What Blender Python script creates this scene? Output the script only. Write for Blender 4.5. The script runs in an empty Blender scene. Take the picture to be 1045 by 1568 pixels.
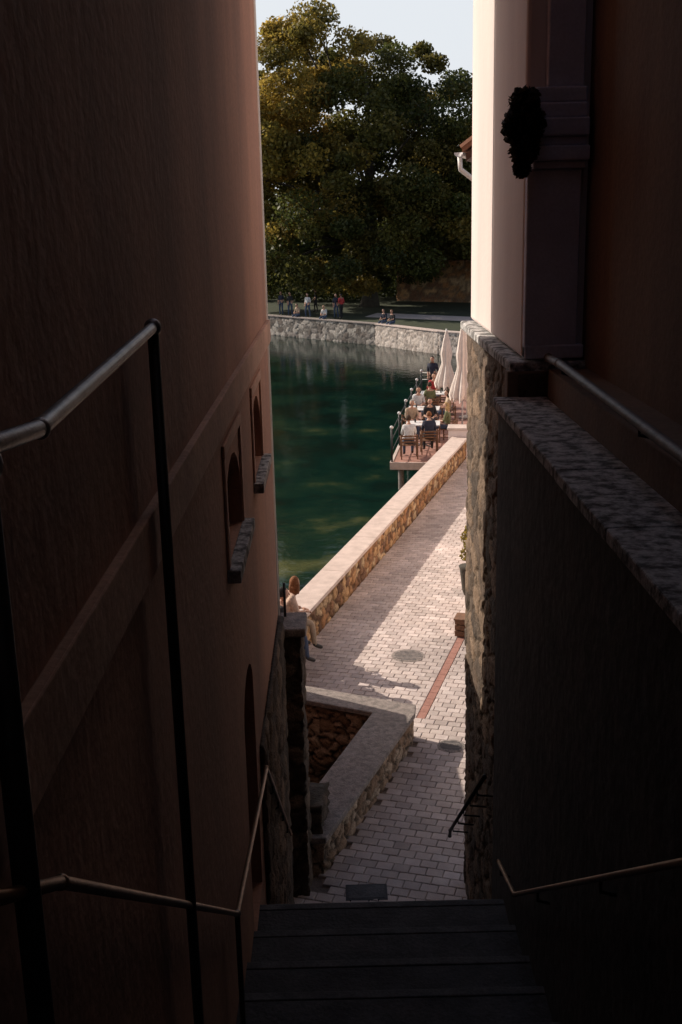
import bpy, bmesh, math, random
import numpy as np
from mathutils import Vector, Matrix, noise
random.seed(7); rng=np.random.default_rng(11)
sc=bpy.context.scene
D=bpy.data
# ---------------------------------------------------------------- materials
def new_mat(name):
    m=D.materials.new(name); m.use_nodes=True
    nt=m.node_tree; b=nt.nodes['Principled BSDF']
    return m,nt,b
def N(nt,t,**kw):
    n=nt.nodes.new(t)
    for k,v in kw.items(): setattr(n,k,v)
    return n
def mat(name,c1,c2=None,rough=.8,ns=3.0,det=6,bump=.0,bs=30.0,metal=0.,attr=False,streak=False,spec=.5,speck=0,lo=.35,hi=.65):
    m,nt,b=new_mat(name); L=nt.links
    b.inputs['Roughness'].default_value=rough; b.inputs['Metallic'].default_value=metal
    b.inputs['Specular IOR Level'].default_value=spec
    if c2 is None: c2=tuple(x*.7 for x in c1)
    tc=N(nt,'ShaderNodeTexCoord'); mp=N(nt,'ShaderNodeMapping'); L.new(tc.outputs['Object'],mp.inputs[0])
    if streak: mp.inputs['Scale'].default_value=(1,1,.22)
    n=N(nt,'ShaderNodeTexNoise'); n.inputs['Scale'].default_value=ns; n.inputs['Detail'].default_value=det; n.inputs['Roughness'].default_value=.62
    L.new(mp.outputs[0],n.inputs['Vector'])
    r=N(nt,'ShaderNodeMapRange'); r.inputs[1].default_value=lo; r.inputs[2].default_value=hi
    L.new(n.outputs['Fac'],r.inputs[0])
    mx=N(nt,'ShaderNodeMix',data_type='RGBA'); mx.inputs[6].default_value=(*c1,1); mx.inputs[7].default_value=(*c2,1)
    L.new(r.outputs[0],mx.inputs[0]); out=mx.outputs[2]
    if attr:
        a=N(nt,'ShaderNodeAttribute',attribute_name='Col')
        m2=N(nt,'ShaderNodeMix',data_type='RGBA',blend_type='MULTIPLY'); m2.inputs[0].default_value=1
        L.new(a.outputs['Color'],m2.inputs[6]); L.new(out,m2.inputs[7]); out=m2.outputs[2]
    if speck:
        n3=N(nt,'ShaderNodeTexNoise'); n3.inputs['Scale'].default_value=bs*2; n3.inputs['Detail'].default_value=3
        L.new(tc.outputs['Object'],n3.inputs['Vector'])
        r3=N(nt,'ShaderNodeMapRange'); r3.inputs[1].default_value=.3; r3.inputs[2].default_value=.7; r3.inputs[3].default_value=1-speck; r3.inputs[4].default_value=1+speck*.6
        L.new(n3.outputs['Fac'],r3.inputs[0])
        m3=N(nt,'ShaderNodeMix',data_type='RGBA',blend_type='MULTIPLY'); m3.inputs[0].default_value=1
        L.new(out,m3.inputs[6]); L.new(r3.outputs[0],m3.inputs[7]); out=m3.outputs[2]
    L.new(out,b.inputs['Base Color'])
    if bump:
        n2=N(nt,'ShaderNodeTexNoise'); n2.inputs['Scale'].default_value=bs; n2.inputs['Detail'].default_value=6
        L.new(tc.outputs['Object'],n2.inputs['Vector'])
        bp=N(nt,'ShaderNodeBump'); bp.inputs['Strength'].default_value=bump; bp.inputs['Distance'].default_value=.02
        L.new(n2.outputs['Fac'],bp.inputs['Height']); L.new(bp.outputs[0],b.inputs['Normal'])
    return m
M={}
M['plaster_l']=mat('terracotta_plaster',(.56,.30,.205),(.34,.185,.135),.9,.8,8,.45,14,streak=True,speck=.14)
M['plaster_band']=mat('plaster_band',(.68,.43,.32),(.50,.31,.23),.9,2,6,.3,18,speck=.15)
M['plaster_w']=mat('white_plaster',(.79,.69,.65),(.69,.59,.56),.85,1.2,5,.15,20,streak=True)
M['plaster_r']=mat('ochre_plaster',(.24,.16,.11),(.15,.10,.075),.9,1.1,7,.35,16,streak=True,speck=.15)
M['pilaster']=mat('grey_render',(.60,.62,.74),(.48,.49,.60),.85,3,6,.2,25,speck=.1)
M['dark_render']=mat('dark_mottled_render',(.075,.068,.064),(.04,.038,.038),.9,2,8,.6,9,speck=.3)  # very dark mottled render for the stair wall and step cores
M['stone']=mat('rubble_stone',(1,1,1),(.62,.57,.52),.92,9,7,.9,26,attr=True,speck=.35)
M['cap']=mat('cap_stone',(.66,.54,.48),(.52,.42,.37),.85,5,8,.4,40,speck=.16)
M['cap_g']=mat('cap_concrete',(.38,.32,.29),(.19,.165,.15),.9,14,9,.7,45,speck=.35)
M['paver']=mat('paver_concrete',(1,1,1),(.84,.82,.82),.85,6,5,.35,60,attr=True,speck=.15)
M['joint']=mat('joint_sand',(.28,.23,.20),(.18,.145,.125),.95,30,4,.4,80)
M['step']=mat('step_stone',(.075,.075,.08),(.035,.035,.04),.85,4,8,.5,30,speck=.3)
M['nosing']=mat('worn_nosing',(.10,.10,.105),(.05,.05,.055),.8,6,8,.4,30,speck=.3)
M['ledge']=mat('weathered_ledge',(.58,.57,.56),(.10,.095,.09),.9,11,9,.8,25,speck=.3,lo=.42,hi=.60)
M['steel']=mat('galvanised_steel',(.36,.34,.34),(.22,.20,.20),.45,12,5,.1,60,metal=.8)
M['paintrail']=mat('painted_rail',(.20,.18,.18),(.12,.10,.10),.55,10,5,.2,60,metal=.2)
M['iron']=mat('black_iron',(.03,.03,.035),(.02,.02,.02),.5,15,4,.1,60,metal=.3)
M['brass']=mat('worn_rail',(.32,.19,.11),(.2,.12,.08),.4,12,4,.1,60,metal=.6)
M['wood']=mat('brown_wood',(.22,.11,.06),(.13,.065,.035),.7,8,6,.3,40)
M['deck']=mat('terrace_deck',(.42,.22,.17),(.33,.17,.13),.8,4,6,.2,30)
M['white']=mat('white_paint',(.78,.76,.74),(.7,.68,.66),.5,6,4)
M['canvas']=mat('umbrella_canvas',(.80,.69,.62),(.7,.6,.53),.9,4,4,.2,40)
M['grass']=mat('grass',(.035,.045,.014),(.018,.027,.009),.95,1.5,8,.6,8)
M['bed']=mat('soil',(.12,.10,.07),(.08,.065,.05),.95,2,6,.3,10)
M['roof']=mat('roof_tiles',(.30,.13,.07),(.2,.09,.05),.85,6,6,.4,20)
M['darkwood']=mat('eave_boards',(.10,.05,.03),(.06,.03,.02),.8,6,5,.2,30)
M['red']=mat('red_brick_strip',(.42,.21,.165),(.32,.155,.12),.85,9,5,.3,50,speck=.15)
M['bark']=mat('bark',(.07,.06,.045),(.035,.03,.023),.95,3,7,.8,12)
M['glass']=mat('dark_glass',(.02,.022,.025),(.015,.016,.018),.12,2,2)
M['skin']=mat('skin',(.52,.30,.21),(.46,.26,.18),.6,20,3)
M['eye']=mat('eye',(.03,.02,.02),None,.3)
M['lip']=mat('lips',(.38,.13,.11),None,.5)
M['shoe']=mat('shoes',(.05,.045,.04),None,.6)
def cloth(n,c): 
    if n not in M: M[n]=mat(n,c,tuple(x*.7 for x in c),.9,10,4,.5,30)
    return M[n]
cloth('white_shirt',(.75,.74,.72)); cloth('navy_shirt',(.03,.035,.06)); cloth('olive_shirt',(.16,.17,.08)); cloth('red_shirt',(.5,.05,.05))
cloth('jeans',(.07,.10,.17)); cloth('black_cloth',(.025,.025,.028)); cloth('beige_cloth',(.5,.38,.27)); cloth('orange_cloth',(.72,.52,.40))
cloth('hair_brown',(.06,.035,.02)); cloth('hair_ginger',(.22,.085,.03)); cloth('hair_black',(.015,.013,.012)); cloth('hair_grey',(.35,.33,.3)); cloth('hair_blond',(.5,.33,.15))
def leafmat(name,tr=.5):
    m,nt,b=new_mat(name); L=nt.links
    a=N(nt,'ShaderNodeAttribute',attribute_name='Col')
    L.new(a.outputs['Color'],b.inputs['Base Color']); b.inputs['Roughness'].default_value=.5; b.inputs['Specular IOR Level'].default_value=.35
    t=N(nt,'ShaderNodeBsdfTranslucent'); L.new(a.outputs['Color'],t.inputs['Color'])
    mx=N(nt,'ShaderNodeMixShader'); mx.inputs[0].default_value=tr
    L.new(b.outputs[0],mx.inputs[1]); L.new(t.outputs[0],mx.inputs[2]); L.new(mx.outputs[0],nt.nodes['Material Output'].inputs['Surface'])
    return m
M['leaf']=leafmat('leaves')
def watermat():
    m,nt,b=new_mat('lake_water'); L=nt.links
    tc=N(nt,'ShaderNodeTexCoord')
    n=N(nt,'ShaderNodeTexNoise'); n.inputs['Scale'].default_value=.36; n.inputs['Detail'].default_value=7; n.inputs['Roughness'].default_value=.6; L.new(tc.outputs['Object'],n.inputs['Vector'])
    cr=N(nt,'ShaderNodeValToRGB'); e=cr.color_ramp.elements
    e[0].position=.36; e[0].color=(.004,.011,.009,1); e[1].position=.74; e[1].color=(.078,.085,.035,1)
    e2=cr.color_ramp.elements.new(.47); e2.color=(.003,.018,.014,1)
    e3=cr.color_ramp.elements.new(.58); e3.color=(.009,.026,.016,1)
    sx=N(nt,'ShaderNodeSeparateXYZ'); L.new(tc.outputs['Object'],sx.inputs[0])
    mr=N(nt,'ShaderNodeMapRange'); mr.inputs[1].default_value=38; mr.inputs[2].default_value=26; mr.inputs[3].default_value=-.05; mr.inputs[4].default_value=.10
    L.new(sx.outputs['Y'],mr.inputs[0])
    ad=N(nt,'ShaderNodeMath',operation='ADD'); L.new(n.outputs['Fac'],ad.inputs[0]); L.new(mr.outputs[0],ad.inputs[1]); L.new(ad.outputs[0],cr.inputs[0])
    L.new(cr.outputs[0],b.inputs['Base Color'])
    b.inputs['Roughness'].default_value=.05; b.inputs['IOR'].default_value=1.24
    n2=N(nt,'ShaderNodeTexNoise'); n2.inputs['Scale'].default_value=2.4; n2.inputs['Detail'].default_value=5; L.new(tc.outputs['Object'],n2.inputs['Vector'])
    bp=N(nt,'ShaderNodeBump'); bp.inputs['Strength'].default_value=.2; bp.inputs['Distance'].default_value=.05
    L.new(n2.outputs['Fac'],bp.inputs['Height']); L.new(bp.outputs[0],b.inputs['Normal'])
    return m
M['water']=watermat()
# ---------------------------------------------------------------- helpers
def link(o): sc.collection.objects.link(o); return o
def empty(name,loc=(0,0,0)):
    o=D.objects.new(name,None); o.empty_display_size=.2; return link(o)
class MB:
    def __init__(s): s.v=[];s.f=[];s.m=[];s.mats=[]
    def mi(s,k):
        if k not in s.mats: s.mats.append(k)
        return s.mats.index(k)
    def add(s,vs,fs,k):
        o=len(s.v); s.v+= [tuple(v) for v in vs]; i=s.mi(k)
        for f in fs: s.f.append([a+o for a in f]); s.m.append(i)
    def box(s,x0,x1,y0,y1,z0,z1,k):
        vs=[(x0,y0,z0),(x1,y0,z0),(x1,y1,z0),(x0,y1,z0),(x0,y0,z1),(x1,y0,z1),(x1,y1,z1),(x0,y1,z1)]
        s.add(vs,[(3,2,1,0),(4,5,6,7),(0,1,5,4),(1,2,6,5),(2,3,7,6),(3,0,4,7)],k)
    def prism(s,pts,z0,z1,k):
        a=sum(pts[i][0]*pts[(i+1)%len(pts)][1]-pts[(i+1)%len(pts)][0]*pts[i][1] for i in range(len(pts)))
        if a<0: pts=pts[::-1]
        n=len(pts); vs=[(x,y,z0) for x,y in pts]+[(x,y,z1) for x,y in pts]
        fs=[tuple(range(n-1,-1,-1)),tuple(range(n,2*n))]+[(i,(i+1)%n,n+(i+1)%n,n+i) for i in range(n)]
        s.add(vs,fs,k)
    def obox(s,c,sx,sy,sz,ang,k,tilt=0):
        R=Matrix.Rotation(ang,3,'Z')@Matrix.Rotation(tilt,3,'X'); vs=[]
        for z in(-.5,.5):
            for x,y in((-.5,-.5),(.5,-.5),(.5,.5),(-.5,.5)): vs.append(Vector(c)+R@Vector((x*sx,y*sy,z*sz)))
        s.add(vs,[(3,2,1,0),(4,5,6,7),(0,1,5,4),(1,2,6,5),(2,3,7,6),(3,0,4,7)],k)
    def tube(s,pts,rs,k,seg=10):
        pts=[Vector(p) for p in pts]
        if not hasattr(rs,'__len__'): rs=[rs]*len(pts)
        vs=[]; up=None
        for i,p in enumerate(pts):
            d=(pts[min(i+1,len(pts)-1)]-pts[max(i-1,0)]).normalized()
            if up is None: up=Vector((0,0,1)) if abs(d.z)<.9 else Vector((0,1,0))
            a=d.cross(up).normalized(); b=a.cross(d).normalized(); up=b
            for j in range(seg):
                t=2*math.pi*j/seg; vs.append(p+rs[i]*(a*math.cos(t)+b*math.sin(t)))
        fs=[]
        for i in range(len(pts)-1):
            for j in range(seg): fs.append((i*seg+j,i*seg+(j+1)%seg,(i+1)*seg+(j+1)%seg,(i+1)*seg+j))
        fs.append(tuple(range(seg-1,-1,-1))); fs.append(tuple((len(pts)-1)*seg+j for j in range(seg)))
        s.add(vs,fs,k)
    def ell(s,c,r,k,R=None,seg=14,ring=9,fn=None):
        R=R or Matrix.Identity(3); vs=[];c=Vector(c)
        for i in range(ring+1):
            ph=math.pi*i/ring
            for j in range(seg):
                t=2*math.pi*j/seg
                p=Vector((math.sin(ph)*math.cos(t)*r[0],math.sin(ph)*math.sin(t)*r[1],math.cos(ph)*r[2]))
                if fn: p=fn(p)
                vs.append(c+R@p)
        fs=[]
        for i in range(ring):
            for j in range(seg): fs.append((i*seg+j,(i+1)*seg+j,(i+1)*seg+(j+1)%seg,i*seg+(j+1)%seg))
        s.add(vs,fs,k)
    def build(s,name,parent=None,smooth=False,bevel=0):
        me=D.meshes.new(name); me.from_pydata(s.v,[],s.f)
        for k in s.mats: me.materials.append(M[k])
        me.polygons.foreach_set('material_index',s.m)
        if smooth: me.polygons.foreach_set('use_smooth',[True]*len(s.f))
        me.update(); o=link(D.objects.new(name,me))
        if parent: o.parent=parent
        if bevel:
            b=o.modifiers.new('b','BEVEL'); b.width=bevel; b.segments=2; b.limit_method='ANGLE'
        return o
def cutter_arch(y0,y1,z0,z1,x0,x1):
    m=MB(); r=(y1-y0)/2; pts=[(y0,z0),(y1,z0),(y1,z1-r*.7)]
    for i in range(1,8):
        a=math.pi*i/8; pts.append(((y0+y1)/2+r*math.cos(a),z1-r*.7+r*.7*math.sin(a)))
    pts.append((y0,z1-r*.7)); n=len(pts)
    vs=[(x0,y,z) for y,z in pts]+[(x1,y,z) for y,z in pts]
    m.add(vs,[tuple(range(n-1,-1,-1)),tuple(range(n,2*n))]+[(i,(i+1)%n,n+(i+1)%n,n+i) for i in range(n)],'glass')
    return m.build('cut')
def boolean(o,cuts):
    for c in cuts:
        md=o.modifiers.new('bo','BOOLEAN'); md.operation='DIFFERENCE'; md.object=c; md.solver='EXACT'
    dg=bpy.context.evaluated_depsgraph_get(); dg.update()
    me=D.meshes.new_from_object(o.evaluated_get(dg)); o.modifiers.clear(); o.data=me
    for c in cuts: D.objects.remove(c)
# voronoi stones
def vor(P,cell,seed=0):
    Q=P/cell; I=np.floor(Q).astype(int); f1=np.full(len(P),9.);f2=np.full(len(P),9.); idr=np.zeros((len(P),3))
    for dx in(-1,0,1):
        for dy in(-1,0,1):
            for dz in(-1,0,1):
                J=I+np.array([dx,dy,dz])
                h=(J[:,0]*73856093 ^ J[:,1]*19349663 ^ J[:,2]*83492791 ^ (seed*7919+12345)) & 0x7fffffff
                r1=((h*1103515245+12345)&0x7fffffff)/0x7fffffff; h2=(h*1103515245+12345)&0x7fffffff
                r2=((h2*1664525+1013904223)&0x7fffffff)/0x7fffffff; h3=(h2*1664525+1013904223)&0x7fffffff
                r3=((h3*22695477+1)&0x7fffffff)/0x7fffffff
                R=np.stack([r1,r2,r3],1)
                d=np.linalg.norm(J+.05+.9*R-Q,axis=1)
                m1=d<f1; m2=(~m1)&(d<f2)
                f2=np.where(m1,f1,np.where(m2,d,f2)); f1=np.where(m1,d,f1); idr[m1]=R[m1]
    return f1,f2,idr
PAL_WARM=[(.50,.28,.13),(.60,.38,.19),(.34,.18,.09),(.45,.23,.10),(.62,.45,.27),(.22,.12,.07)]
PAL_GREY=[(.38,.35,.32),(.52,.48,.44),(.24,.22,.20),(.32,.29,.27),(.60,.56,.51),(.20,.17,.15)]
PAL_DARK=[(.18,.125,.085),(.21,.15,.105),(.12,.088,.065),(.15,.105,.075),(.27,.19,.13),(.10,.073,.054)]
def rubble(name,pts,z0,z1,cell=.22,res=.035,amp=.035,pal=PAL_WARM,mortar=(.34,.28,.22),parent=None,closed=True,flat=.75,edge=.22,warp=.03):
    a=sum(pts[i][0]*pts[(i+1)%len(pts)][1]-pts[(i+1)%len(pts)][0]*pts[i][1] for i in range(len(pts)))
    if closed and a<0: pts=pts[::-1]
    path=[];n=len(pts); cnt=n if closed else n-1
    for i in range(cnt):
        A=np.array(pts[i]);B=np.array(pts[(i+1)%n]); k=max(1,int(np.linalg.norm(B-A)/res))
        for j in range(k): path.append(A+(B-A)*j/k)
    if not closed: path.append(np.array(pts[-1]))
    path=np.array(path); nz=max(2,int((z1-z0)/res)); L=len(path)
    zs=np.linspace(z0,z1,nz+1)
    P=np.zeros((L,nz+1,3)); P[:,:,0]=path[:,0][:,None]; P[:,:,1]=path[:,1][:,None]; P[:,:,2]=zs[None,:]
    if closed: T=np.roll(path,-1,0)-np.roll(path,1,0)
    else: T=np.gradient(path,axis=0)
    T/=np.linalg.norm(T,axis=1)[:,None]; Nn=np.stack([T[:,1],-T[:,0]],1)
    F=P.reshape(-1,3); 
    W=F.copy(); W[:,2]/=flat
    W+=np.array([[noise.noise(Vector(p)*6)*warp,noise.noise(Vector(p)*6+Vector((9,0,0)))*warp,noise.noise(Vector(p)*6+Vector((0,9,0)))*warp] for p in F])
    f1,f2,idr=vor(W,cell); e=np.clip((f2-f1)/edge,0,1); e=e*e*(3-2*e)
    nz2=np.array([noise.fractal(Vector(p)*9,1,2,4) for p in F])
    disp=(e-1)*amp+nz2*amp*.35+(idr[:,1]-.5)*amp*.6*e
    NN=np.repeat(Nn,nz+1,axis=0); F2=F.copy(); F2[:,:2]+=NN*disp[:,None]
    pa=np.array(pal); ci=(idr[:,0]*len(pal)).astype(int)%len(pal); C=pa[ci]*(0.8+.4*idr[:,2])[:,None]
    C=C*e[:,None]+np.array(mortar)*(1-e)[:,None]
    faces=[]; Lc=L if closed else L-1
    for i in range(Lc):
        i2=(i+1)%L
        for j in range(nz): faces.append((i*(nz+1)+j,i2*(nz+1)+j,i2*(nz+1)+j+1,i*(nz+1)+j+1))
    nv=len(F2); vs=F2.tolist()
    if closed:
        faces.append(tuple(i*(nz+1)+nz for i in range(L)))
    me=D.meshes.new(name); me.from_pydata(vs,[],faces); me.materials.append(M['stone'])
    me.polygons.foreach_set('use_smooth',[True]*len(faces))
    ca=me.color_attributes.new('Col','FLOAT_COLOR','POINT'); ca.data.foreach_set('color',np.concatenate([C,np.ones((nv,1))],1).ravel())
    me.update(); o=link(D.objects.new(name,me)); 
    if parent: o.parent=parent
    return o
# ---------------------------------------------------------------- world / sun / camera
SH=Vector((.85,-.53,0)).normalized(); EL=math.radians(33)
w=D.worlds.new('World'); sc.world=w; w.use_nodes=True; nt=w.node_tree
sky=nt.nodes.new('ShaderNodeTexSky'); sky.sky_type='NISHITA'; sky.sun_disc=False; sky.sun_elevation=EL
sky.sun_rotation=math.atan2(-SH.x,-SH.y); sky.air_density=1.0; sky.dust_density=3; sky.ozone_density=1.0
# pale haze band low over the horizon
g_=nt.nodes.new('ShaderNodeTexCoord'); sx_=nt.nodes.new('ShaderNodeSeparateXYZ'); nt.links.new(g_.outputs['Generated'],sx_.inputs[0])
mr_=nt.nodes.new('ShaderNodeMapRange'); mr_.interpolation_type='SMOOTHSTEP'; mr_.inputs[1].default_value=.19; mr_.inputs[2].default_value=.40; mr_.inputs[3].default_value=.92; mr_.inputs[4].default_value=0
nt.links.new(sx_.outputs['Z'],mr_.inputs[0])
mx_=nt.nodes.new('ShaderNodeMix'); mx_.data_type='RGBA'; nt.links.new(mr_.outputs[0],mx_.inputs[0]); nt.links.new(sky.outputs[0],mx_.inputs[6]); mx_.inputs[7].default_value=(9.0,9.4,9.9,1)
nt.nodes['Background'].inputs['Strength'].default_value=.092; nt.links.new(mx_.outputs[2],nt.nodes['Background'].inputs[0])
sl=D.lights.new('sun','SUN'); sl.energy=5; sl.angle=math.radians(.5); sl.color=(1,.88,.75)
so=link(D.objects.new('sun',sl)); dirv=Vector((SH.x*math.cos(EL),SH.y*math.cos(EL),-math.sin(EL)))
so.rotation_euler=dirv.to_track_quat('-Z','Y').to_euler(); so.location=(-20,30,30)
cam=D.cameras.new('camera'); co=link(D.objects.new('camera',cam)); sc.camera=co
cam.sensor_fit='VERTICAL'; cam.sensor_height=36; cam.lens=39.03; cam.clip_end=3000; cam.clip_start=.05
co.matrix_world=Matrix.Translation((0,0,8.3))@Matrix.Rotation(math.radians(75),4,'X')@Matrix.Rotation(math.radians(-1.375),4,'Z')
sc.view_settings.view_transform='Standard'; sc.view_settings.look='None'; sc.view_settings.exposure=0
# ---------------------------------------------------------------- ground, water
m=MB(); m.box(-1500,1500,-1500,1500,-3.2,-3,'bed'); m.build('lake_bed')
m=MB(); m.add([(-1200,-300,0),(1200,-300,0),(1200,1200,0),(-1200,1200,0)],[(0,1,2,3)],'water'); m.build('water')
BANK=[(-34,104),(-14,89.5),(-4.9,81.5),(2.7,73),(6.3,67.4),(14,60),(34,56)]
m=MB(); m.prism([(-1200,500)]+BANK+[(1200,56),(1200,1400),(-1200,1400)],-3,1.3,'grass'); m.build('far_bank_ground')
m=MB(); m.prism([(-60,-60),(80,-60),(80,50),(14,50),(7.5,47.5),(3.75,34.2),(-1.6,16.3),(-1.3,15.6),(.66,14.78),(-.5,11.7),(-1.3,11.7),(-14,11.7),(-60,-10)],-3,.86,'joint'); m.build('near_bank_ground')
for i in range(1,5):
    light=i>=3  # right-hand sections: whiter stone, with their sunlit brightness also put into the palette
    A,B=Vector(BANK[i]),Vector(BANK[i+1]); n=Vector((B.y-A.y,A.x-B.x)).normalized()*.25
    if n.y>0: n=-n
    a,b=A+n,B+n; A2,B2=A-n,B-n
    g=empty('lake_embankment_wall') 
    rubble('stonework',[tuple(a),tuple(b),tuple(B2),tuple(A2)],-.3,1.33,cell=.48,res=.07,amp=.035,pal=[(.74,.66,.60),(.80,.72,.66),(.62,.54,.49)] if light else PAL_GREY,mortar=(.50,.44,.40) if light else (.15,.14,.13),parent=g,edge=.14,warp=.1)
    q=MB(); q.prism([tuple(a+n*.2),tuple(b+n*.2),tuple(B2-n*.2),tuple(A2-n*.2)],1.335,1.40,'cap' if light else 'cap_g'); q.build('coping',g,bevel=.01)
# ---------------------------------------------------------------- paving
O=Vector((-.6,18.6)); E1=Vector((.287,.958)).normalized(); E2=Vector((E1.y,-E1.x))
def pw(a,b): p=O+E1*a+E2*b; return p.x,p.y
def inpoly(x,y,P):
    c=False;n=len(P)
    for i in range(n):
        x1,y1=P[i];x2,y2=P[(i+1)%n]
        if (y1>y)!=(y2>y) and x<(x2-x1)*(y-y1)/(y2-y1)+x1: c=not c
    return c
PIT=[(-1.4,15.9),(.98,14.86),(.95,14.56),(-.24,11.5),(-.3,11.0),(-1.4,11.0)]
vs=[];fs=[];cs=[]
pl,pwid,gap=.20,.155,.008
cols=[(.60,.51,.47),(.63,.54,.50),(.55,.47,.435),(.66,.57,.53),(.51,.435,.40),(.61,.52,.475)]
na=int(28/pwid)
for i in range(na):
    a=-9.2+i*pwid; off=(i%2)*pl/2
    for j in range(int(6.2/pl)):
        b=-1.2+j*pl+off; segs=[(b,b+pl)]
        if a>-2.6:
            s2=[]
            for q0,q1 in segs:
                if q1<=2.50 or q0>=2.635: s2.append((q0,q1)); continue
                if q0<2.48: s2.append((q0,2.50))
                if q1>2.655: s2.append((2.635,q1))
            segs=s2
        for b0,b1 in segs:
            if a>-3:
                if b1<.03: continue
                b0=max(b0,-.01)
            x,y=pw(a+pwid/2,(b0+b1)/2)
            if x>4.5+max(0,(y-20)*.1) or y<10.4: continue
            if inpoly(x,y,PIT): continue
            zt=.9+random.uniform(-.002,.003); tx,ty=random.uniform(-.004,.004),random.uniform(-.004,.004)
            o=len(vs); g=gap/2; bv=.008
            for (ins,zz) in((0,.852),(0,zt-.006),(bv,zt)):
                for sa,sb in((0,0),(0,1),(1,1),(1,0)):
                    aa=a+g+ins if sa==0 else a+pwid-g-ins; bb=b0+g+ins if sb==0 else b1-g-ins
                    X,Y=pw(aa,bb); vs.append((X,Y,zz+(tx*(sa-.5)+ty*(sb-.5) if zz>.88 else 0)))
            for r in(0,4):
                for q in range(4): fs.append((o+r+q,o+r+4+q,o+r+4+(q+1)%4,o+r+(q+1)%4))
            fs.append((o+8,o+11,o+10,o+9))
            c=random.choice(cols); k=random.uniform(.88,1.08)*(1+.25*noise.noise(Vector((x*.7,y*.7,0)))); cs+=[(c[0]*k,c[1]*k,c[2]*k,1)]*12
me=D.meshes.new('path'); me.from_pydata(vs,[],fs); me.materials.append(M['paver'])
ca=me.color_attributes.new('Col','FLOAT_COLOR','POINT'); ca.data.foreach_set('color',np.array(cs).ravel()); me.update()
bm=bmesh.new(); bm.from_mesh(me); bmesh.ops.recalc_face_normals(bm,faces=bm.faces); bm.to_mesh(me); bm.free()
link(D.objects.new('path',me))
m=MB()
k=-2.55
while k<18:
    p=[pw(k,2.505),pw(k+.237,2.505),pw(k+.237,2.63),pw(k,2.63)]; m.prism(p,.86,.901,'red'); k+=.243
m.build('red_brick_gutter',bevel=.004)
def manhole(name,x,y,r):
    m=MB(); 
    m.tube([(x,y,.87),(x,y,.905)],[r,r],'cap_g',40); m.tube([(x,y,.9),(x,y,.909)],[r*.88,r*.87],'cap_g',40)
    for i in range(-3,4):
        L=math.sqrt(max(.01,(r*.8)**2-(i*r*.22)**2)); m.box(x-L,x+L,y+i*r*.22-.01,y+i*r*.22+.01,.908,.912,'nosing')
    m.build(name)
manhole('manhole_cover',1.1,17.9,.29); manhole('manhole_cover',1.5,14.5,.2)
m=MB(); m.box(-.05,.42,10.85,11.15,.87,.905,'step'); m.box(-.02,.39,10.88,11.12,.905,.909,'nosing'); m.build('drain_cover',bevel=.003)
# ---------------------------------------------------------------- parapet
g=empty('stone_parapet')
RF=lambda y:-.6+.298*(y-18.6)
rubble('stonework',[(RF(16.2),16.2),(RF(33.9),33.9),(RF(33.9)-.43,34.0),(RF(16.2)-.46,16.3)],-.5,1.47,cell=.24,res=.03,amp=.04,parent=g,mortar=(.11,.065,.035),edge=.17,warp=.06)
m=MB(); k=-2.6
while k<15.9:
    e=min(k+2.4,16.0); p=[pw(k+.002,.035),pw(e-.002,.035),pw(e-.002,-.47),pw(k+.002,-.47)]; m.prism(p,1.475,1.55,'cap'); k+=2.4
m.build('coping',g,bevel=.008)
m=MB(); m.prism([(3.4,33.95),(4.25,33.8),(4.4,34.3),(3.5,34.5)],.5,1.75,'plaster_w'); m.prism([(3.35,33.9),(4.3,33.74),(4.45,34.35),(3.45,34.55)],1.752,1.83,'cap'); m.build('end_pier',g,bevel=.02)
# L wall around water steps
g=empty('stone_retaining_wall')
Lp=[(-1.25,15.93),(1.02,14.85),(.99,14.56),(-.26,11.33),(-.84,11.33),(.38,14.62),(-1.25,15.42)]
def inset(pts,d):
    out=[]; n=len(pts)
    a=sum(pts[i][0]*pts[(i+1)%n][1]-pts[(i+1)%n][0]*pts[i][1] for i in range(n)); s=1 if a>0 else -1
    for i in range(n):
        p0,p1,p2=Vector(pts[i-1]),Vector(pts[i]),Vector(pts[(i+1)%n]); d1=(p1-p0).normalized(); d2=(p2-p1).normalized()
        n1=Vector((-d1.y,d1.x))*s; n2=Vector((-d2.y,d2.x))*s; b=(n1+n2); b=b/max(.3,b.length_squared/2); out.append(tuple(p1+b*d))
    return out
rubble('stonework',inset(Lp,.04),-.3,1.315,cell=.21,res=.026,amp=.04,parent=g,pal=[(.42,.28,.18),(.5,.35,.24),(.34,.22,.14),(.56,.42,.30)],mortar=(.06,.045,.035),edge=.16,warp=.10)
m=MB(); m.prism(Lp,1.32,1.40,'cap_g'); m.build('coping',g,bevel=.014)
m=MB(); m.prism([(-1.25,15.4),(.36,14.6),(-.82,11.4),(-1.25,11.4)],-.5,-.1,'step')
for i in range(5): m.box(-1.22,-.82-.0+i*.02,11.5+i*.3,11.8+i*.3,-.098,.75-i*.15,'step')
m.build('water_steps',g)
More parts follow.
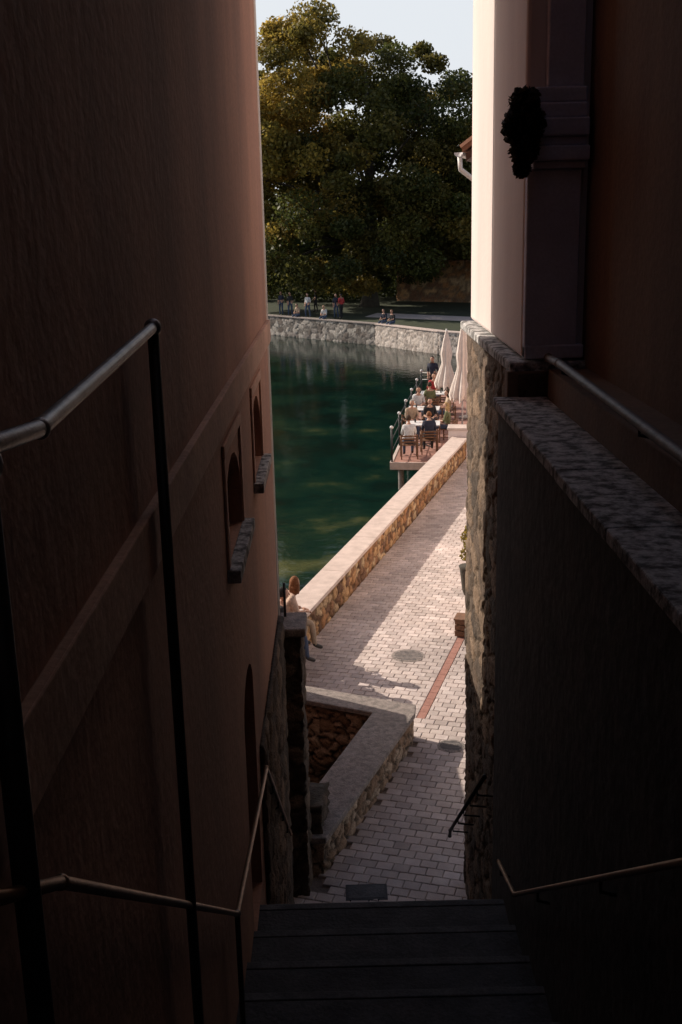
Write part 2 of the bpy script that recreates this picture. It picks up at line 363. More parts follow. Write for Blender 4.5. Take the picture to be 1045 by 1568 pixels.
# ---------------------------------------------------------------- left building
g=empty('terracotta_house')
m=MB(); m.box(-9,-.68,-6.5,10.9,-1,18,'plaster_l'); wl=m.build('walls',g)
boolean(wl,[cutter_arch(6.35,7.35,6.28,6.86,-1.0,-.5),cutter_arch(8.55,9.5,6.28,6.88,-1.0,-.5),cutter_arch(6.8,7.6,3.3,5.25,-.9,-.5),cutter_arch(4.4,5.9,9.55,12,-.9,-.5)])
m=MB()
m.box(-.68,-.645,-6.5,10.9,7.12,7.33,'plaster_band')
for y0,y1 in((6.35,7.35),(8.55,9.5)):
    m.box(-.68,-.60,y0-.10,y1+.10,6.20,6.28,'ledge')
    m.box(-.68,-.663,y0-.09,y0-.003,6.283,6.95,'plaster_band'); m.box(-.68,-.663,y1+.003,y1+.09,6.283,6.95,'plaster_band'); m.box(-.68,-.661,y0-.09,y1+.09,6.952,7.03,'plaster_band')
    m.box(-.97,-.955,y0+.02,y1-.02,6.29,6.84,'glass')
    m.box(-.95,-.93,(y0+y1)/2-.02,(y0+y1)/2+.02,6.29,6.84,'wood')
m.box(-.68,-.60,4.3,6.0,9.47,9.55,'ledge'); m.box(-.68,-.655,5.9,6.02,9.555,12,'plaster_band'); m.box(-.68,-.655,4.28,4.4,9.555,12,'plaster_band')
m.box(-.87,-.85,4.42,5.88,9.56,11.9,'glass'); m.box(-.85,-.82,5.12,5.18,9.56,11.9,'wood')
m.box(-.88,-.85,6.82,7.58,3.3,5.2,'darkwood')
m.box(-9.4,-.3,-6.5,11.2,18,18.2,'darkwood')
m.build('trim',g,bevel=.006)
m=MB(); m.tube([(-.70,10.96,4.2),(-.70,10.96,18)],.035,'white',12); m.build('downpipe',g,smooth=True)
rubble('stone_plinth',[(-.70,7.9),(-.64,7.9),(-.62,10.85),(-.70,10.85)],.8,4.3,cell=.3,res=.05,amp=.03,pal=PAL_DARK,mortar=(.08,.07,.06),parent=g)
# unseen blocks added behind the house, sized to cast shadow on the path
m=MB(); m.box(-7,-1.25,10.92,14.1,-1,5.5,'plaster_l'); m.prism([(-7,14.1),(-1.25,14.1),(-1.3,15.85),(-7,17)],-1,3.05,'plaster_l')
m.box(-7.1,-1.2,10.95,14.2,5.5,5.6,'roof'); m.build('unseen_shade_blocks',g)
# stone gate pier at the stair foot
g=empty('stone_gate_pier')
rubble('stonework',[(-.73,10.95),(-.45,10.95),(-.43,11.4),(-.73,11.4)],.8,4.02,cell=.26,res=.03,amp=.03,pal=PAL_DARK,mortar=(.09,.075,.06),parent=g)
m=MB(); m.box(-.77,-.40,10.91,11.44,4.02,4.12,'cap_g'); m.build('cap',g,bevel=.02)
rubble('low_wall',[(-.73,11.42),(-.3,11.42),(-.22,12.0),(-.73,12.0)],.3,1.75,cell=.24,res=.04,amp=.035,pal=PAL_DARK,mortar=(.09,.075,.06),parent=g)
m=MB(); m.tube([(-.69,11.1,4.1),(-.69,11.1,5.25)],.022,'iron'); m.tube([(-.63,11.3,4.1),(-.63,11.3,4.5)],.015,'iron'); m.build('iron_post',g,smooth=True)
# ---------------------------------------------------------------- right building
g=empty('white_house')
m=MB(); m.box(1.34,9,8.1,11.2,7.26,20,'plaster_w'); m.build('far_wing',g,bevel=.03)
m=MB(); m.box(1.345,1.72,8.0,8.098,7.26,8.57,'pilaster')
for i,(z0,z1,p) in enumerate([(8.572,8.62,.03),(8.622,8.72,.07),(8.722,8.78,.03),(8.782,8.9,.06),(8.902,9.0,.03),(9.002,9.1,.015)]):
    m.box(1.40-p,1.73+p*.3,7.97-p,8.097,z0,z1,'pilaster')
m.box(1.345,1.77,7.99,8.097,7.262,7.36,'pilaster')
m.box(1.47,1.72,8.0,8.098,9.102,20,'pilaster'); m.build('pilaster',g,bevel=.012)
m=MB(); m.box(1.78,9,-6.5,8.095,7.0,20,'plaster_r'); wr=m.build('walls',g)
boolean(wr,[cutter_arch(3.2,5.3,8.25,12.5,1.6,2.05)])
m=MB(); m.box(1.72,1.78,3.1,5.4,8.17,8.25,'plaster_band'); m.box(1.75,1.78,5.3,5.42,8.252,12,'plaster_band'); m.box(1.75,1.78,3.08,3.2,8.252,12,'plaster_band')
m.box(2.0,2.02,3.2,5.3,8.25,12.4,'glass'); m.box(1.98,2.0,4.2,4.3,8.25,12.4,'wood'); m.build('window',g,bevel=.006)
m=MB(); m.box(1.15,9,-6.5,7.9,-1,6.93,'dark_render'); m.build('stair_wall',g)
m=MB(); y=-6.5
while y<7.9:
    e=min(y+1.1,7.96); m.box(1.11+random.uniform(0,.01),1.5,y+.004,e-.004,6.932,7.0+random.uniform(-.004,.004),'ledge'); y+=1.1
m.build('ledge',g,bevel=.01)
m=MB(); m.box(1.5,1.79,-6.5,7.9,6.932,7.2,'plaster_r'); m.box(1.22,1.78,7.96,8.1,6.5,7.18,'plaster_r'); m.build('plinth',g,bevel=.01)
rubble('stone_corner',[(1.3,7.92),(1.3,11.15),(2.3,11.15),(2.3,7.92)],.8,7.16,cell=.34,res=.03,amp=.026,pal=PAL_DARK,mortar=(.09,.065,.045),parent=g,flat=.6,edge=.14,warp=.11)
m=MB(); m.box(1.24,2.3,7.97,11.22,7.165,7.245,'ledge'); m.build('string_course',g,bevel=.015)
m=MB(); m.box(-9,9,-9,-6.5,-1,20,'plaster_r'); m.build('rear_house_wall')
# hanging plant on capital
def leaves(name,clumps,n,size,cols,parent=None,flat=.7,up=.4,shell=(.55,1.05),matk='leaf',colfn=None):
    P=[];C=[];S=[]
    for (c,r) in clumps:
        k=int(n)
        d=rng.normal(size=(k,3)); d/=np.linalg.norm(d,axis=1)[:,None]
        rad=rng.uniform(shell[0]**2,shell[1]**2,size=(k,1))**.5
        p=np.array(c)+d*rad*np.array(r); P.append(p)
        base=np.array(cols[rng.integers(len(cols))]); cc=base*rng.uniform(.6,1.35,size=(k,1))
        alt=np.array(cols)[rng.integers(len(cols),size=k)]; mixf=rng.uniform(0,.5,size=(k,1)); cc=cc*(1-mixf)+alt*mixf
        if colfn is not None: cc=colfn(p,cc,np.array(c))
        C.append(cc)
    P=np.concatenate(P);C=np.concatenate(C); K=len(P)
    nrm=rng.normal(size=(K,3)); nrm[:,2]+=up*2; nrm/=np.linalg.norm(nrm,axis=1)[:,None]
    t=np.cross(nrm,rng.normal(size=(K,3))); t/=np.linalg.norm(t,axis=1)[:,None]; b=np.cross(nrm,t)
    s=size*rng.uniform(.6,1.3,size=(K,1))
    V=np.stack([P-t*s*.5,P+b*s*.34-t*s*.05+nrm*s*.08,P+t*s*.55,P-b*s*.34-t*s*.05+nrm*s*.08],1).reshape(-1,3)
    me=D.meshes.new(name); me.vertices.add(4*K); me.vertices.foreach_set('co',V.ravel())
    me.loops.add(4*K); me.loops.foreach_set('vertex_index',np.arange(4*K,dtype=np.int32))
    me.polygons.add(K); me.polygons.foreach_set('loop_start',np.arange(0,4*K,4,dtype=np.int32)); me.polygons.foreach_set('loop_total',np.full(K,4,dtype=np.int32))
    me.update(calc_edges=True); me.materials.append(M[matk])
    ca=me.color_attributes.new('Col','FLOAT_COLOR','POINT'); ca.data.foreach_set('color',np.repeat(np.concatenate([C,np.ones((K,1))],1),4,axis=0).ravel())
    o=link(D.objects.new(name,me)); 
    if parent: o.parent=parent
    return o
g=empty('hanging_plant')
leaves('foliage',[((1.29,7.85,8.98),(.10,.1,.11)),((1.23,7.85,8.84),(.08,.1,.12)),((1.29,7.85,8.70),(.09,.1,.12)),((1.34,7.85,8.86),(.09,.1,.13)),((1.28,7.85,8.58),(.05,.06,.06))],900,.045,[(.035,.03,.02),(.05,.035,.02),(.02,.025,.015)],parent=g,shell=(.2,1.05))
m=MB(); m.tube([(1.36,8.0,8.7),(1.32,7.9,8.62),(1.3,7.85,8.55)],[.012,.012,.012],'iron'); m.ell((1.29,7.85,8.74),(.07,.07,.08),'bark'); m.build('bracket_and_basket',g,smooth=True)
# ---------------------------------------------------------------- stairs
m=MB(); edges=[]
for i in range(15): edges.append((7.29+.234*i,3.3-.16*i))
edges=edges[::-1]
edges+= [(6.75,3.46),(6.2,3.62),(5.7,3.78),(5.2,3.94)]
for i in range(1,26): edges.append((5.2-.32*i,3.94+.165*i))
for i,(y,z) in enumerate(edges):
    yn=edges[i+1][0] if i+1<len(edges) else -6.5
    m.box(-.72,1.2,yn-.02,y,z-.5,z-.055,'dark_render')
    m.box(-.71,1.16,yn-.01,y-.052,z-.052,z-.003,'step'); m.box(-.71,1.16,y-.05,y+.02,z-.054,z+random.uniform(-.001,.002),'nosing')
m.build('stone_stairs',bevel=.008)
# ---------------------------------------------------------------- handrails
def rail(name,pts,r,k,posts=(),brk=(),wallx=0):
    g=MB(); 
    P=[Vector(p) for p in pts]; g.tube(P,r,k,14)
    for p in P: g.ell(p,(r*1.25,)*3,k,seg=12,ring=8)
    for a,b,rr in posts: g.tube([a,b],rr,'iron',12); g.ell(b,(rr*1.5,)*3,'steel',seg=12,ring=8)
    for b in brk:
        b=Vector(b); g.tube([b,b+Vector((0,0,-.07)),Vector((wallx,b.y,b.z-.09))],.009,'iron',8)
    return g.build(name,smooth=True)
rail('steel_handrail',[(-.615,-1,8.2),(-.615,2.25,7.89),(-.615,3.75,7.95)],.019,'steel',posts=[((-.615,3.75,4.7),(-.615,3.75,7.95),.02),((-.615,1.86,5.4),(-.615,1.86,7.9),.026)])
rail('iron_handrail',[(-.62,1.2,7.45),(-.62,2.1,6.93),(-.62,5.3,4.62),(-.62,7.75,4.2),(-.62,10.6,1.9)],.015,'brass',brk=[(-.62,y,z) for y,z in((8.3,3.75),(8.9,3.27),(9.5,2.79),(10.1,2.3))],wallx=-.66,posts=[((-.62,5.3,3.85),(-.62,5.3,4.62),.015)])
rail('iron_handrail',[(1.08,1.2,7.5),(1.08,3.1,6.3),(1.08,6.4,3.95),(1.08,7.1,3.75)],.015,'brass',brk=[(1.08,4.2,5.52),(1.08,5.6,4.52),(1.08,7.0,3.78)],wallx=1.15)
rail('iron_handrail',[(1.14,8.35,3.75),(1.14,11.1,1.6),(1.14,11.15,1.5)],.018,'iron',brk=[(1.14,8.8+i*.5,3.4-i*.39) for i in range(5)],wallx=1.3)
rail('pipe_handrail',[(1.40,1.0,7.25),(1.42,4.4,7.30),(1.46,7.3,7.32),(1.5,7.9,7.28)],.028,'paintrail',brk=[(1.41,3,7.3),(1.43,5.2,7.32),(1.46,7.2,7.34)],wallx=1.52)
# ---------------------------------------------------------------- tiled-roof house beyond
g=empty('tiled_roof_house')
m=MB(); W=lambda a,b:pw(a,b)
m.prism([W(1.2,3.2),W(22,3.2),W(22,9),W(1.2,9)],.5,8.9,'plaster_w'); m.build('walls',g)
m=MB()
def quad(a0,a1,b0,b1,z0,z1,th,k):
    p=[(*W(a0,b0),z0),(*W(a0,b1),z1),(*W(a1,b1),z1),(*W(a1,b0),z0)]; q=[(x,y,z-th) for x,y,z in p]
    m.add(p+q,[(0,1,2,3),(7,6,5,4),(0,4,5,1),(1,5,6,2),(2,6,7,3),(3,7,4,0)],k)
quad(.55,22.6,2.6,6.1,9.25,11.7,.05,'roof'); quad(.6,22.5,2.65,6.1,9.19,11.63,.12,'darkwood')
for i in range(80):
    a=.6+i*.27
    m.tube([(*W(a,2.58),9.27),(*W(a,6.1),11.73)],.06,'roof',6)
m.build('roof',g)
m=MB(); 
pr=[(math.cos(math.pi+math.pi*i/8)*.07,math.sin(math.pi+math.pi*i/8)*.07) for i in range(9)]
vs=[]
for a in(.5,22.6):
    for dx,dz in pr:
        x,y=W(a,2.55+dx); vs.append((x,y,9.2+dz))
fs=[(i,i+1,9+i+1,9+i) for i in range(8)]+[tuple(range(9))]; m.add(vs,fs,'white')
m.tube([(*W(.62,2.55),9.14),(*W(.62,2.56),8.95),(*W(.75,2.8),8.75),(*W(.95,3.05),8.62),(*W(1.1,3.12),8.5),(*W(1.1,3.12),1)],.04,'white',12); m.build('gutter',g,smooth=True)
# planter & potted shrub
g=empty('wooden_planter')
m=MB()
for i in range(3): m.obox((2.42,18.75,.97+i*.115),.8,.32,.1,-.29,'wood')
m.obox((2.42,18.75,1.24),.84,.36,.03,-.29,'wood'); m.build('box',g,bevel=.006)
leaves('plants',[((2.45,18.8,1.32),(.2,.12,.08)),((2.65,18.7,1.32),(.2,.12,.08))],250,.05,[(.05,.08,.02),(.09,.11,.03)],parent=g)
g=empty('potted_shrub')
m=MB(); m.tube([(2.52,21,.9),(2.52,21,1.0),(2.52,21,1.45),(2.52,21,1.5)],[.1,.14,.19,.21],'bark',20); m.tube([(2.52,21,1.4),(2.52,21,2.0)],[.02,.012],'bark',8); m.build('pot_and_stem',g,smooth=True)
leaves('foliage',[((2.52,21,1.75),(.18,.2,.18)),((2.50,21,2.05),(.16,.2,.2)),((2.56,21.05,2.2),(.14,.16,.18))],350,.06,[(.12,.13,.03),(.3,.22,.05),(.06,.09,.02)],parent=g,shell=(.2,1.05))
# ---------------------------------------------------------------- terrace
g=empty('lake_terrace')
m=MB(); k=0
E3=(Vector((3.5,46))-Vector((1.6,33.3))).normalized(); E4=Vector((E3.y,-E3.x))
def tw(a,b,):
    p=Vector((1.6,33.3))+E3*a+E4*b; return p.x,p.y
while k<13:
    wd=1.95+max(0,k)*.05+ (1.5 if k>1.2 else 0); m.prism([tw(k+.004,0),tw(k+.136,0),tw(k+.136,wd),tw(k+.004,wd)],.86,.905,'deck'); k+=.14
m.build('decking',g)
m=MB(); m.prism([tw(-.06,-.06),tw(13.1,-.06),tw(13.1,.03),tw(-.06,.03)],.70,.925,'cap'); m.prism([tw(-.06,.032),tw(.0,.032),tw(.0,1.9),tw(-.06,1.9)],.70,.925,'cap')
m.prism([tw(.02,.04),tw(13,.04),tw(13,1.8),tw(.02,1.8)],.66,.855,'darkwood')
for a in(.3,3.5,6.7,9.9,12.8):
    for b in(.25,1.6): x,y=tw(a,b); m.tube([(x,y,-2.9),(x,y,.66)],.09,'cap_g',12)
m.build('substructure',g)
m=MB()
for i in range(6):
    x,y=tw(.02+i*2.5,.0); m.tube([(x,y,.9),(x,y,1.95)],.03,'iron',10); m.ell((x,y,2.0),(.055,.055,.055),'white')
for z in(1.25,1.6,1.88):
    a=tw(.02,0);b=tw(12.8,0); m.tube([(*a,z),(*b,z)],.014,'iron',8)
    if z>1.5: c=tw(12.8,2.5); m.tube([(*b,z),(*c,z)],.014,'white',8)
m.build('railing',g,smooth=True)
def chair(x,y,ang):
    m=MB(); R=Matrix.Rotation(ang,3,'Z')
    def B(cx,cy,cz,sx,sy,sz,t=0): c=R@Vector((cx,cy,0)); m.obox((x+c.x,y+c.y,.905+cz),sx,sy,sz,ang,'wood',t)
    for sx in(-.25,.25):
        B(sx,.22,.32,.04,.04,.64); B(sx,-.24,.39,.04,.04,.78,.0); B(sx,0,.645,.055,.54,.025); B(sx,0,.2,.025,.44,.025)
    for i in range(6): B(0,-.2+i*.085,.44,.46,.07,.025)
    for i in range(3): B(0,-.25,.55+i*.09,.455,.02,.05)
    return m.build('wooden_chair',bevel=.005)
def table(x,y,ang):
    m=MB(); m.obox((x,y,1.65),1.1,.8,.035,ang,'white'); m.tube([(x,y,.93),(x,y,1.63)],.035,'iron',12)
    for i in range(4):
        a=ang+math.pi/4+i*math.pi/2; m.tube([(x,y,.97),(x+.35*math.cos(a),y+.35*math.sin(a),.925)],.02,'iron',8)
    for dx,dy in((-.25,.1),(.2,-.15),(.3,.2)):
        m.tube([(x+dx,y+dy,1.667),(x+dx,y+dy,1.78)],[.025,.035],'glass',10)
    m.tube([(x,y+.05,1.667),(x,y+.05,1.68)],[.11,.12],'cap',16)
    return m.build('cafe_table',bevel=.006)
table(2.75,35.75,-.1); table(3.0,38.6,-.15); table(3.7,42.0,-.15)
def parasol(x,y,H,r):
    m=MB(); m.tube([(x,y,.9),(x,y,.9+H+.08)],.03,'white',12); m.tube([(x,y,.9),(x,y,.98),(x,y,1.0)],[.3,.3,.1],'cap_g',24)
    prof=[(0,.03),(.06,.06),(.2,.11),(.4,.16),(.55,.12),(.6,.13),(.8,.23),(.93,.28),(1,.25)]; seg=48; vs=[];fs=[]
    L=H*.72
    for t,rr in prof:
        for j in range(seg):
            a=2*math.pi*j/seg; q=rr*r*(1+.28*t*math.cos(8*a+t*2)+.1*math.cos(3*a+5*t)); vs.append((x+q*math.cos(a),y+q*math.sin(a),.9+H-t*L+(.08*math.cos(8*a) if t==1 else 0)))
    for i in range(len(prof)-1):
        for j in range(seg): fs.append((i*seg+j,i*seg+(j+1)%seg,(i+1)*seg+(j+1)%seg,(i+1)*seg+j))
    m.add(vs,fs,'canvas'); return m.build('closed_parasol',smooth=True)
parasol(4.35,38.6,3.65,1.3); parasol(4.2,42.8,3.0,1.3); parasol(4.75,40.6,3.2,1.3)
# ---------------------------------------------------------------- people
def hand(mb,w,d,side,up=Vector((0,0,1)),s=1):
    d=d.normalized(); a=d.cross(up); a=a.normalized() if a.length>.1 else Vector((1,0,0)); n=a.cross(d).normalized()
    R=Matrix((a,d,n)).transposed(); mb.ell(w+d*.045*s,(.040*s,.055*s,.018*s),'skin',R=R,seg=10,ring=7)
    for i,(o,l) in enumerate(((-.028,.065),(-.01,.078),(.010,.072),(.027,.056))):
        p=w+d*.085*s+a*o*s; q=p+d*l*.5*s-n*.008*s; r=q+d*l*.38*s-n*.028*s; mb.tube([p,q,r],[.0095*s,.0085*s,.006*s],'skin',6)
    p=w+d*.03*s-a*.036*s*side; q=p+d*.03*s-a*.028*s*side; r=q+d*.03*s-a*.006*s*side-n*.012*s; mb.tube([p,q,r],[.012*s,.010*s,.007*s],'skin',6)
def person(x,y,z,ang,pose='stand',shirt='white_shirt',legs='jeans',hair='hair_brown',long=False,s=1.0,lean=0.,seat=.45,look=0.):
    if pose=='stand':
        tw_=random.uniform(-.03,.03)
        J=dict(pel=(0,0,.93),sp=(tw_*.5,.0,1.10),ch=(tw_,0,1.28),nk=(tw_,.01,1.44),hd=(tw_,.02,1.52))
        st=random.uniform(-.02,.10)
        for k,sg in(('l',-1),('r',1)):
            J['hp'+k]=(sg*.09,0,.90);J['kn'+k]=(sg*.11,.03+sg*st,.50);J['an'+k]=(sg*.12,-.02+sg*st*1.3,.09);J['to'+k]=(sg*.14,.14+sg*st*1.3,.04)
            J['sh'+k]=(sg*.165+tw_,0,1.37);J['el'+k]=(sg*.215,-.03,1.10);J['wr'+k]=(sg*.17,.13,.90 if sg>0 else 1.0)
    else:
        b=seat; J=dict(pel=(0,0,b+.10),sp=(0,-.01+lean*.2,b+.27),ch=(0,.0+lean*.5,b+.43),nk=(0,.02+lean*.85,b+.60),hd=(0,.03+lean,b+.68))
        for k,sg in(('l',-1),('r',1)):
            J['hp'+k]=(sg*.09,.03,b+.08);J['kn'+k]=(sg*.13,.44,b+.07);J['an'+k]=(sg*.13,.42+sg*.06,.09 if seat<.6 else seat-.36);J['to'+k]=(sg*.14,.57+sg*.06,.04 if seat<.6 else seat-.42)
            J['sh'+k]=(sg*.165,lean*.6,b+.53);J['el'+k]=(sg*.21,.07+lean*.6,b+.29);J['wr'+k]=(sg*.10,.30+lean*.3,b+.26)
    R3=Matrix.Rotation(ang,3,'Z'); T=lambda p:R3@(Vector(p)*s)+Vector((x,y,z))
    names=list(J); rad=dict(pel=(.16,.13),sp=(.15,.12),ch=(.175,.125),nk=(.06,.06),hd=(.052,.052),hp=(.098,.098),kn=(.066,.066),an=(.044,.046),to=(.042,.033),sh=(.078,.078),el=(.050,.050),wr=(.030,.030))
    bones=[('pel','sp'),('sp','ch'),('ch','nk'),('nk','hd')]
    for k in'lr': bones+=[('pel','hp'+k),('hp'+k,'kn'+k),('kn'+k,'an'+k),('an'+k,'to'+k),('ch','sh'+k),('sh'+k,'el'+k),('el'+k,'wr'+k)]
    me=D.meshes.new('b'); me.from_pydata([Vector(J[n])*s for n in names],[(names.index(a),names.index(b)) for a,b in bones],[])
    o=link(D.objects.new('b',me)); md=o.modifiers.new('s','SKIN'); md.use_smooth_shade=True
    sv=me.skin_vertices[0].data
    for i,n in enumerate(names):
        r=rad.get(n) or rad[n[:2]]; sv[i].radius=(r[0]*s,r[1]*s); sv[i].use_root=(n=='pel')
    o.modifiers.new('ss','SUBSURF').levels=1
    dg=bpy.context.evaluated_depsgraph_get(); dg.update(); em=D.meshes.new_from_object(o.evaluated_get(dg))
    mb=MB(); V=[R3@v.co+Vector((x,y,z)) for v in em.vertices]
    def part(c):
        best=None;bd=9
        for a,b in bones:
            A=Vector(J[a])*s;B=Vector(J[b])*s; t=max(0,min(1,(c-A).dot(B-A)/(B-A).length_squared)); d=(A+(B-A)*t-c).length
            if d<bd: bd=d;best=(a,b,t)
        a,b,t=best
        if b=='hd' or (b=='nk' and t>.8): return 'skin'
        if b[:2]=='to' or (b[:2]=='an' and t>.93): return 'shoe'
        if b[:2] in('kn','an','hp') or (b=='sp' and t<.25): return legs
        if b[:2]=='wr' and t>.15: return 'skin'
        return shirt
    groups={}
    for p in em.polygons: groups.setdefault(part(p.center),[]).append(tuple(p.vertices))
    mb.v+=[tuple(v) for v in V]
    for k,fl in groups.items():
        i=mb.mi(k)
        for f in fl: mb.f.append(list(f)); mb.m.append(i)
    D.objects.remove(o)
    hc=Vector(J['hd'])+Vector((0,.015,.085)); RH=R3@Matrix.Rotation(look,3,'Z')
    def hf(p):
        q=p.copy(); zt=p.z/(.115*s)
        if zt<0: q.x*=1+zt*.28; q.y*=1+zt*.12 if p.y>0 else 1+zt*.35
        return q
    H=R3@(hc*s)+Vector((x,y,z)); hp=lambda v:H+RH@(Vector(v)*s)
    mb.ell(H,(.075*s,.095*s,.115*s),'skin',R=RH,seg=18,ring=14,fn=hf)
    mb.ell(hp((0,.098,-.018)),(.012*s,.018*s,.022*s),'skin',R=RH,seg=8,ring=6)
    for sg in(-1,1):
        mb.ell(hp((sg*.074,0,-.012)),(.012*s,.02*s,.03*s),'skin',R=RH,seg=8,ring=6); mb.ell(hp((sg*.03,.082,.008)),(.011*s,.008*s,.007*s),'eye',R=RH,seg=8,ring=6)
        mb.ell(hp((sg*.03,.084,.026)),(.017*s,.006*s,.004*s),hair,R=RH,seg=8,ring=4)
    mb.ell(hp((0,.083,-.055)),(.022*s,.008*s,.006*s),'lip',R=RH,seg=8,ring=5)
    def hairf(p):
        q=p.copy()
        if p.y>.02*s and p.z<.05*s: q=Vector((p.x*.8,min(p.y,.03*s),max(p.z,.0)))
        if p.z<-.04*s and not long: q.z=-.04*s+(p.z+.04*s)*.3; q.x*=.9;q.y*=.9
        return q
    mb.ell(hp((0,-.012,.012)),(.084*s,.098*s,.112*s),hair,R=RH,seg=18,ring=14,fn=hairf)
    if long:
        wob=lambda p:p*(1+.10*math.sin(p.x*90/s)+.06*math.sin(p.z*60/s))
        mb.ell(hp((0,-.065,-.10)),(.088*s,.045*s,.12*s),hair,R=RH,seg=20,ring=14,fn=wob)
        for sg in(-1,1): mb.ell(hp((sg*.068,-.03,-.08)),(.026*s,.045*s,.10*s),hair,R=RH,seg=12,ring=10,fn=wob)
    for k,sg in(('l',-1),('r',1)):
        wv=T(J['wr'+k]); ev=T(J['el'+k]); hand(mb,wv,(wv-ev)+Vector((0,0,-.02)),sg,s=s)
    return mb.build('person',smooth=True)
pi=math.pi
chair(2.17,33.95,0); person(2.17,33.92,.905,0,'sit','white_shirt','jeans','hair_brown',lean=.1,look=-.3)
chair(2.85,34.6,0); person(2.85,34.57,.905,.0,'sit','navy_shirt','black_cloth','hair_ginger',lean=.06,look=.4)
chair(3.62,36.3,1.2); person(3.6,36.3,.905,1.3,'sit','olive_shirt','jeans','hair_blond',long=True)
chair(3.1,37.3,-.1+pi); person(3.1,37.3,.905,pi,'sit','black_cloth','jeans','hair_black')
chair(2.45,37.1,pi+.2); person(2.45,37.1,.905,pi+.2,'sit','beige_cloth','jeans','hair_grey',lean=.08)
chair(2.9,39.9,pi); person(2.9,39.9,.905,pi,'sit','white_shirt','jeans','hair_brown')
chair(3.9,39.0,1.5); person(3.9,39.0,.905,1.6,'sit','beige_cloth','jeans','hair_brown',long=True)
chair(3.75,43.3,pi); person(3.75,43.3,.905,pi,'sit','red_shirt','jeans','hair_brown')
person(3.9,45.4,.905,2.8,'stand','navy_shirt','black_cloth','hair_black')
chair(3.4,40.9,.2); person(3.4,40.88,.905,.2,'sit','olive_shirt','black_cloth','hair_brown'); chair(4.0,41.2,-.4)
# seated on parapet near the pier
person(-1.0,17.72,.91,-1.2,'sit','orange_cloth','beige_cloth','hair_ginger',long=True,lean=.16,seat=.64,look=.8)
person(-1.12,17.2,.91,-1.3,'sit','black_cloth','jeans','hair_black',lean=.1,seat=.64)
# far bank
for (x,y,a,p,sh,lg,hr) in[(-2.0,79.3,2.6,'stand','white_shirt','jeans','hair_brown'),(.35,78.0,.6,'stand','red_shirt','black_cloth','hair_black'),(.0,78.2,2.9,'stand','navy_shirt','jeans','hair_brown'),
    (-3.3,81,3.,'stand','black_cloth','jeans','hair_black'),(-4.0,82,2.7,'stand','navy_shirt','jeans','hair_brown'),(-.8,77.4,2.6,'sitw','white_shirt','jeans','hair_blond'),
    (-2.7,79.5,2.5,'sitw','beige_cloth','jeans','hair_brown'),(-1.5,84,1.5,'stand','black_cloth','black_cloth','hair_brown'),
    (3.15,73.1,2.4,'sitw','navy_shirt','jeans','hair_brown'),(3.65,72.3,2.3,'sitw','black_cloth','jeans','hair_ginger')]:
    if p=='stand': person(x,y,1.3,a,'stand',sh,lg,hr)
    else: person(x,y,.98,a,'sit',sh,lg,hr,lean=.08,seat=.45)
# ---------------------------------------------------------------- trees
def top(X):
    xs=[-9,-7.5,-6,-4.5,-3,-1.2,.5,1.6,2.6,4,5.5,7.2,9,10.3,12,15]; zs=[15,18.5,20.8,21.8,22.9,23.8,22.6,23.0,22.9,21.6,20.4,20.6,19.2,17.8,14.5,9]
    return np.interp(X,xs,zs)
def tree(name,cx,cy,rx,ry,topf,zb,ncl,nl,size,cols,crmin=1.0,crmax=1.9,trunk_r=.55,zg=1.3,colfn=None,front=.0):
    g=empty(name); cl=[]
    tries=0
    while len(cl)<ncl and tries<40000:
        tries+=1
        X=cx+random.uniform(-rx,rx); Y=cy+random.uniform(-ry,ry); zt=topf(X)
        q=((X-cx)/rx)**2+((Y-cy)/ry)**2
        if q>1: continue
        if q<.35 and random.random()<front: continue
        zt2=zb+(zt-zb)*math.sqrt(max(0,1-((Y-cy)/ry)**2))**.7
        Z=zb+(zt2-zb)*random.random()**.8
        r=random.uniform(crmin,crmax)
        if Z>zt2-r*.9: Z=zt2-r*.9
        if Z<zb: continue
        cl.append(((X,Y,Z),(r*random.uniform(.9,1.3),r*random.uniform(.9,1.3),r*random.uniform(.65,.9))))
    leaves('crown',cl,nl,size,cols,parent=g,shell=(.3,1.15),colfn=colfn)
    m=MB(); H=(topf(cx)-zg)
    tp=[Vector((cx,cy,zg-.2)),Vector((cx+.1,cy,zg+.8)),Vector((cx-.1,cy+.1,zg+H*.25)),Vector((cx+.2,cy,zg+H*.5)),Vector((cx,cy,zg+H*.8))]
    m.tube(tp,[trunk_r*1.5,trunk_r,trunk_r*.8,trunk_r*.5,trunk_r*.12],'bark',14)
    for c,r in random.sample(cl,min(45,len(cl))):
        c=Vector(c); t=random.uniform(.2,.6); st=tp[2].lerp(tp[3],t) if c.z>zg+H*.4 else tp[1].lerp(tp[2],.6+t*.4)
        mid=st.lerp(c,.5)+Vector((0,0,random.uniform(-.3,1.0))); m.tube([st,mid,c],[trunk_r*.3,trunk_r*.16,.03],'bark',7)
        for _ in range(3):
            e=c+Vector((random.uniform(-1,1)*r[0],random.uniform(-1,1)*r[1],random.uniform(-.3,1)*r[2])); m.tube([mid.lerp(c,.6),c.lerp(e,.5),e],[.05,.03,.012],'bark',5)
    m.build('trunk',g,smooth=True); return g
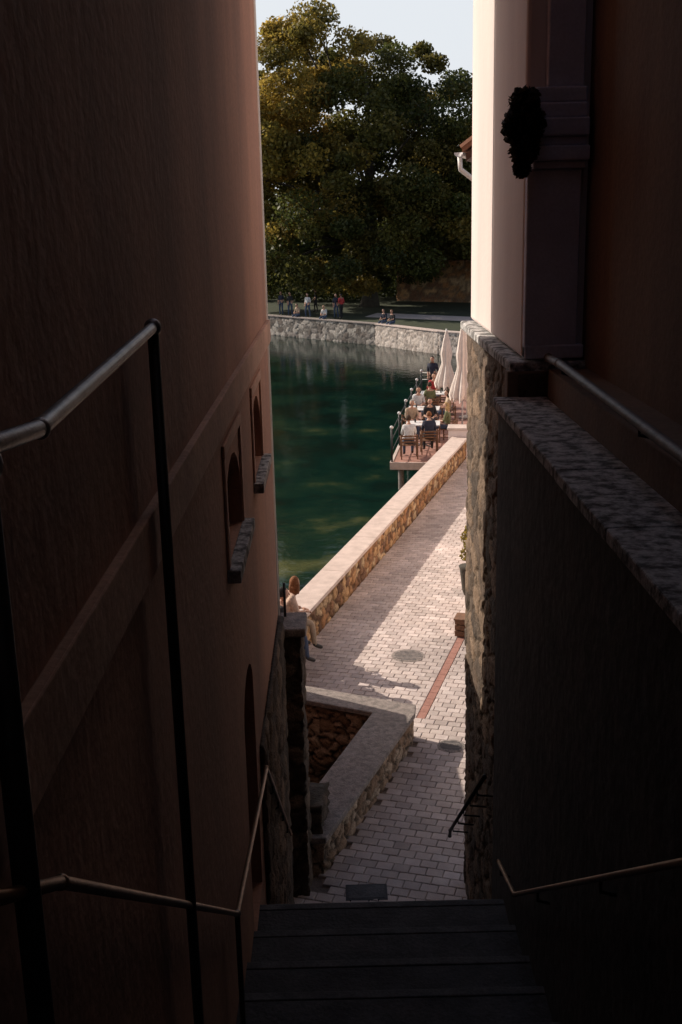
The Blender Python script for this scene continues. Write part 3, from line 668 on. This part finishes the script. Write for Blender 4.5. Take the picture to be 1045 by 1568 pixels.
GR=[(.075,.088,.024),(.095,.11,.028),(.055,.068,.022),(.13,.125,.032),(.17,.14,.036)]
def sunlit_gold(p,c,ctr):  # sunlight on the upper-left front clumps, blended into the leaf colour as gold
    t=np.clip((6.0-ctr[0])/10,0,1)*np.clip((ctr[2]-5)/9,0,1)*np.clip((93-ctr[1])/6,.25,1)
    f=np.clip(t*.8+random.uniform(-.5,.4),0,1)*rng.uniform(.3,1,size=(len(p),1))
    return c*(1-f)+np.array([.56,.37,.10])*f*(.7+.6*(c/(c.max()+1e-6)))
tree('plane_tree',2.6,88,11.5,8.5,top,2.8,360,700,.27,GR,.7,1.65,.6,colfn=sunlit_gold,front=.45)
tree('plane_tree',16,98,11,7,lambda X:17-abs(X-16)*.35,2.0,80,450,.36,GR[:4],1.2,2.2,.5)
tree('plane_tree',-34,112,10,7,lambda X:18-abs(X+34)*.4,2.0,70,400,.4,GR[:4],1.2,2.2,.5)
cl=[]
for i in range(420):
    X=random.uniform(-110,120); Y=random.uniform(110,127)+abs(X)*.15; cl.append(((X,Y,random.uniform(2,11)),(random.uniform(2,4),2.5,random.uniform(2,3.2))))
leaves('distant_trees',cl,170,.9,GR[:3],shell=(.4,1.1))
cl=[]
for i in range(60):
    X=random.uniform(-12,16); cl.append(((X,random.uniform(94,101),random.uniform(1.6,3.6)),(1.5,1.3,1.1)))
leaves('shrubbery',cl,260,.3,GR[:3],shell=(.4,1.1))
cl=[((random.uniform(-6.5,-3.0),random.uniform(82.5,85),random.uniform(2.6,7.5)),(.9,.8,.8)) for i in range(16)]
leaves('hanging_branches',cl,400,.22,[(.15,.15,.03),(.25,.19,.045),(.08,.10,.025)],shell=(.3,1.1))
m=MB(); m.prism([(2,79),(14,70),(40,66),(40,68),(14.5,73),(3,82)],1.29,1.305,'cap'); m.build('park_path')
g=empty('garden_wall'); rubble('stonework',[(5,93),(16,86),(16.2,86.5),(5.2,93.5)],1.2,4.6,cell=.6,res=.18,amp=.06,pal=PAL_WARM,mortar=(.2,.15,.1),parent=g)
print('OBJ',len(D.objects))
